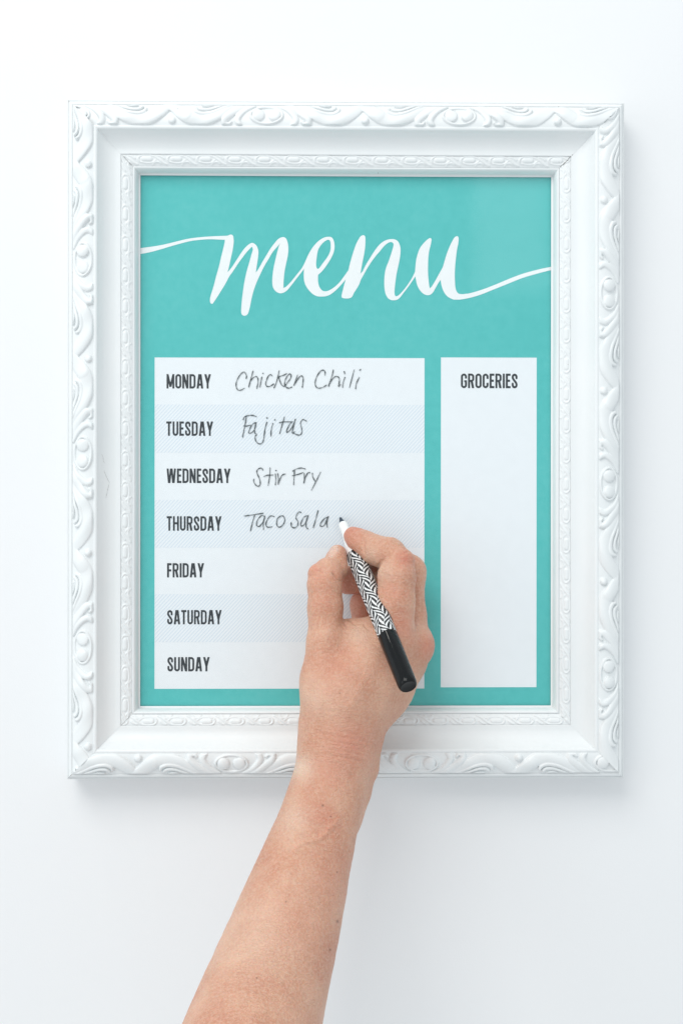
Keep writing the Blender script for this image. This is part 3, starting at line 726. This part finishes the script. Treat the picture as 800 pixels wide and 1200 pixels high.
# outward normals from the field, then skin detail pushed along them
def grad(P, e=0.4):
    g = np.stack([hand_sdf(P+np.eye(3)[i]*e)-hand_sdf(P-np.eye(3)[i]*e) for i in range(3)], 1)
    return g/(np.linalg.norm(g, axis=1, keepdims=True)+1e-9)
hn = grad(hv)
q = (hv-CAM)@R; hpx = 400+FPX*q[:,0]/q[:,1]; hpy = 600-FPX*q[:,2]/q[:,1]; hD = -hv[:,1]
front = np.clip(((-(hv-CAM)/np.linalg.norm(hv-CAM, axis=1, keepdims=True))*hn).sum(1)*3, 0, 1)
disp = np.zeros(len(hv))
def crease(pts_, w, depth, Dmin=-99, Dmax=999, taper=True):
    c = catmull(np.array(pts_, float), 6)
    best = np.full(len(hv), 99.0); tt = np.zeros(len(hv))
    for i, (p, q_) in enumerate(zip(c[:-1], c[1:])):
        e = q_-p; t = np.clip(((hpx-p[0])*e[0]+(hpy-p[1])*e[1])/(e@e+1e-9), 0, 1)
        dd = np.hypot(hpx-p[0]-t*e[0], hpy-p[1]-t*e[1]); m = dd < best
        best[m] = dd[m]; tt[m] = (i+t[m])/(len(c)-1)
    amp = np.exp(-(best/w)**2)*front*((hD > Dmin) & (hD < Dmax))
    if taper: amp = amp*np.sin(np.clip(tt,0.02,0.98)*math.pi)**0.6
    disp[:] -= depth*amp
# thumb knuckle
crease([(363,671),(368,669),(374,669),(380,671),(385,671)], 1.1, 0.5, 30)
crease([(362,676),(367,674),(373,674),(378,675)], 1.0, 0.5, 30)
crease([(364,681),(370,679),(376,680)], 1.0, 0.3, 30)
crease([(389,669),(393,674),(397,678.5),(404,684)], 1.7, 1.3, 25)
crease([(440,670),(443.5,662),(448,656),(455,651)], 1.4, 0.7)
# index
crease([(427.5,632),(426,639),(426.5,646),(429,652)], 1.5, 0.8)
crease([(465,650),(472,648),(480,646.5)], 1.2, 0.6); crease([(469,658),(476,658),(482,660)], 1.2, 0.45)
crease([(485,655),(490,657),(494,662)], 1.1, 0.4)
# web
crease([(402,716),(407,724),(413,729),(418,733)], 1.6, 0.8); crease([(402,728),(406,733),(406,739)], 1.5, 0.5)
crease([(425,731),(431,737),(438,741)], 1.6, 0.7)
# wrist
for i, yy in enumerate((856,862,869,874,879,886)):
    crease([(372,yy-4),(392,yy),(415,yy+4),(436,yy+9)], 1.1, 0.22+0.08*(i % 3))
# tendons and veins stand a little proud
crease([(347,905),(356,875),(372,840),(378,800)], 4.5, -0.9, taper=True)
crease([(338,1005),(352,990),(375,982),(390,968),(400,955)], 3.0, -0.9)
crease([(325,1080),(336,1040),(343,1000),(350,960)], 5, -0.4)
crease([(430,862),(455,815),(475,775)], 5, -0.5); crease([(400,850),(425,800),(445,765)], 6, -0.3)
# thumb nail : shallow step round a smooth plate
nail_c, nail_ax, nail_sd = np.array([390.5,646]), np.array([0.62,-0.78]), np.array([0.78,0.62])
na = (hpx-nail_c[0])*nail_ax[0]+(hpy-nail_c[1])*nail_ax[1]; ns = (hpx-nail_c[0])*nail_sd[0]+(hpy-nail_c[1])*nail_sd[1]
ne = np.maximum(np.abs(na/8.0), 0)**2.6+np.abs(ns/4.6)**2.6
nail = np.clip((1.12-ne)/0.25, 0, 1)*front*((hD > 20) & (hpx < 402) & (hpy < 657))
disp -= 0.3*np.exp(-((ne-1.1)/0.28)**2)*front*((hD > 20) & (hpx < 402) & (hpy < 657))
# soft uneven flesh
def vnoise(P, s, seed):
    rs = np.random.RandomState(seed); out_ = np.zeros(len(P))
    for _ in range(7):
        k = rs.normal(size=3)/s; out_ += np.sin(P@k*2.2+rs.rand()*6.28)
    return out_/7
disp += 0.35*vnoise(hv, 11, 1)+0.12*vnoise(hv, 3.5, 2)
hv2 = hv+hn*disp[:,None]
# keep clear of the pen
pp = hv2-TIPP; t_ = pp@PAX; rd = pp-t_[:,None]*PAX; dr = np.linalg.norm(rd, axis=1)
rp = np.interp(t_, [0,5,10,19,24,zw,zw+6,PL], [1.5,2.2,3.1,3.5,4.1,6.0,6.25,6.35])+0.05
m = (dr < rp) & (t_ > -2) & (t_ < PL+2)
hv2[m] += rd[m]/(dr[m][:,None]+1e-9)*(rp[m]-dr[m])[:,None]
# colour attributes : redness over joints, painted inner-finger shade and highlights, nail
red = np.zeros(len(hv))
for x, y, r_, a_ in ((474,655,11,1),(371,668,13,0.6),(506,757,16,0.9),(462,690,16,0.45),(470,735,20,0.6),(378,705,18,0.25),(398,785,34,0.35),(410,872,28,0.75),(395,1030,36,0.35),(390,900,26,0.5),(413,628,13,0.45),(392,670,12,0.4),(380,960,20,0.4),(350,1080,40,0.25)):
    red = np.maximum(red, a_*np.exp(-(((hpx-x)**2+(hpy-y)**2)/(r_*r_))))
red = np.where((hD < 30) & (hpy < 735) & (hpx > 400), np.maximum(red, 0.8), red)  # inner fingers: orange-red of shaded skin put into the colour
pale = np.zeros(len(hv))  # pale patches: highlights painted into the skin colour
for x, y, r_, a_ in ((352,900,16,1),(345,960,20,0.6),(300,1100,45,0.4),(372,815,24,0.35),(448,672,14,0.4),(420,745,14,0.5),(487,733,7,0.5),(435,650,9,0.4)):
    pale = np.maximum(pale, a_*np.exp(-(((hpx-x)**2+(hpy-y)**2)/(r_*r_))))
mole = np.zeros(len(hv))
for x, y, r_ in ((378,944,1.3),(387.5,957,0.9),(384.5,972.5,0.9),(395,1080,1.5),(387,1113,1.2),(301,1146,1.0),(395,1022,0.8),(335,1057,0.8),(421,1010,0.7),(398,812,0.7)):
    mole = np.maximum(mole, np.exp(-(((hpx-x)**2+(hpy-y)**2)/(r_*r_)))*(front > 0.1))
me = bpy.data.meshes.new('person')
me.vertices.add(len(hv2)); me.vertices.foreach_set('co', (hv2*MM).ravel())
fq = hq[:, ::-1].astype(np.int32)
# orientation check
a_, b_, c_ = hv2[fq[:,0]], hv2[fq[:,1]], hv2[fq[:,2]]
if (np.cross(b_-a_, c_-a_)*hn[fq[:,0]]).sum() < 0: fq = fq[:, ::-1]
me.loops.add(fq.size); me.loops.foreach_set('vertex_index', np.ascontiguousarray(fq).ravel())
me.polygons.add(len(fq)); me.polygons.foreach_set('loop_start', np.arange(0, fq.size, 4, dtype=np.int32))
me.polygons.foreach_set('use_smooth', np.ones(len(fq), bool)); me.update(calc_edges=True); me.validate()
at = me.color_attributes.new('tone', 'FLOAT_COLOR', 'POINT')
if len(me.vertices) == len(hv2):
    at.data.foreach_set('color', np.stack([red, pale, nail, 1-mole], 1).astype(np.float32).ravel())
m_skin, nt, b = newmat('skin'); co = coords(nt)
att = N(nt, 'ShaderNodeAttribute', attribute_name='tone'); sp = N(nt, 'ShaderNodeSeparateColor'); L(nt, att.outputs['Color'], sp.inputs[0])
def mixc(fac, a, b_):
    n = N(nt, 'ShaderNodeMix', data_type='RGBA')
    L(nt, fac, n.inputs[0])
    for i, x in ((6, a), (7, b_)):
        if isinstance(x, tuple): n.inputs[i].default_value = (*x, 1)
        else: L(nt, x, n.inputs[i])
    return n.outputs[2]
blot = noise(nt, co, 45, 3, 0.5); fine = noise(nt, co, 650, 3, 0.6); vfine = noise(nt, co, 1400, 2, 0.6)
base = ramp(nt, blot, [(0.30, (0.60,0.27,0.175)), (0.5, (0.655,0.335,0.222)), (0.70, (0.72,0.41,0.285))])
base = mixc(math_(nt, 'MULTIPLY', ramp(nt, fine, [(0.42,(0,)*3),(0.62,(1,)*3)]), 0.42), base, (0.80,0.55,0.41))
base = mixc(math_(nt, 'MULTIPLY', ramp(nt, vfine, [(0.5,(0,)*3),(0.7,(1,)*3)]), 0.25), base, (0.55,0.25,0.16))
base = mixc(math_(nt, 'MULTIPLY', sp.outputs[1], 0.75), base, (0.83,0.64,0.50))
base = mixc(math_(nt, 'MULTIPLY', sp.outputs[0], 0.55), base, (0.64,0.21,0.15))
base = mixc(math_(nt, 'MULTIPLY', sp.outputs[2], 0.8), base, (0.78,0.52,0.41))
# moles
base = mixc(math_(nt, 'MULTIPLY', math_(nt, 'SUBTRACT', 1.0, att.outputs['Alpha']), 0.85), base, (0.16,0.05,0.035))
L(nt, base, b.inputs['Base Color'])
b.inputs['Specular IOR Level'].default_value = 0.5
L(nt, math_(nt, 'SUBTRACT', 0.46, math_(nt, 'MULTIPLY', sp.outputs[2], 0.22)), b.inputs['Roughness'])
b.inputs['Subsurface Weight'].default_value = 0.35; b.inputs['Subsurface Radius'].default_value = (1.0, 0.35, 0.18); b.inputs['Subsurface Scale'].default_value = 0.004
mp = N(nt, 'ShaderNodeMapping'); mp.inputs['Scale'].default_value = (1, 1, 1.8); mp.inputs['Rotation'].default_value = (0, 0.4, 0); L(nt, co, mp.inputs[0])
vo2 = N(nt, 'ShaderNodeTexVoronoi', feature='DISTANCE_TO_EDGE', inp={'Scale': 620}); L(nt, mp.outputs[0], vo2.inputs['Vector'])
hsum = math_(nt, 'ADD', math_(nt, 'MULTIPLY', math_(nt, 'MINIMUM', vo2.outputs['Distance'], 0.25), 1.2), math_(nt, 'MULTIPLY', fine, 1.0))
mq = N(nt, 'ShaderNodeMapping'); mq.inputs['Scale'].default_value = (0.45, 1, 2.2); L(nt, co, mq.inputs[0])
wrk = noise(nt, mq.outputs[0], 380, 3, 0.65)
hsum = math_(nt, 'ADD', hsum, math_(nt, 'MULTIPLY', wrk, 1.6))
bump(nt, b, hsum, 0.8, 0.0008)
me.materials.append(m_skin)
person = bpy.data.objects.new('person', me); COL.objects.link(person)
tag(person, 'bare right hand and forearm reaching up from below, writing with the marker', 'person')

# parts were modelled in world coordinates: keep them there under the frame's Empty
bpy.context.view_layer.update()
for o in bpy.data.objects:
    if o.parent is frame: o.matrix_parent_inverse = finv
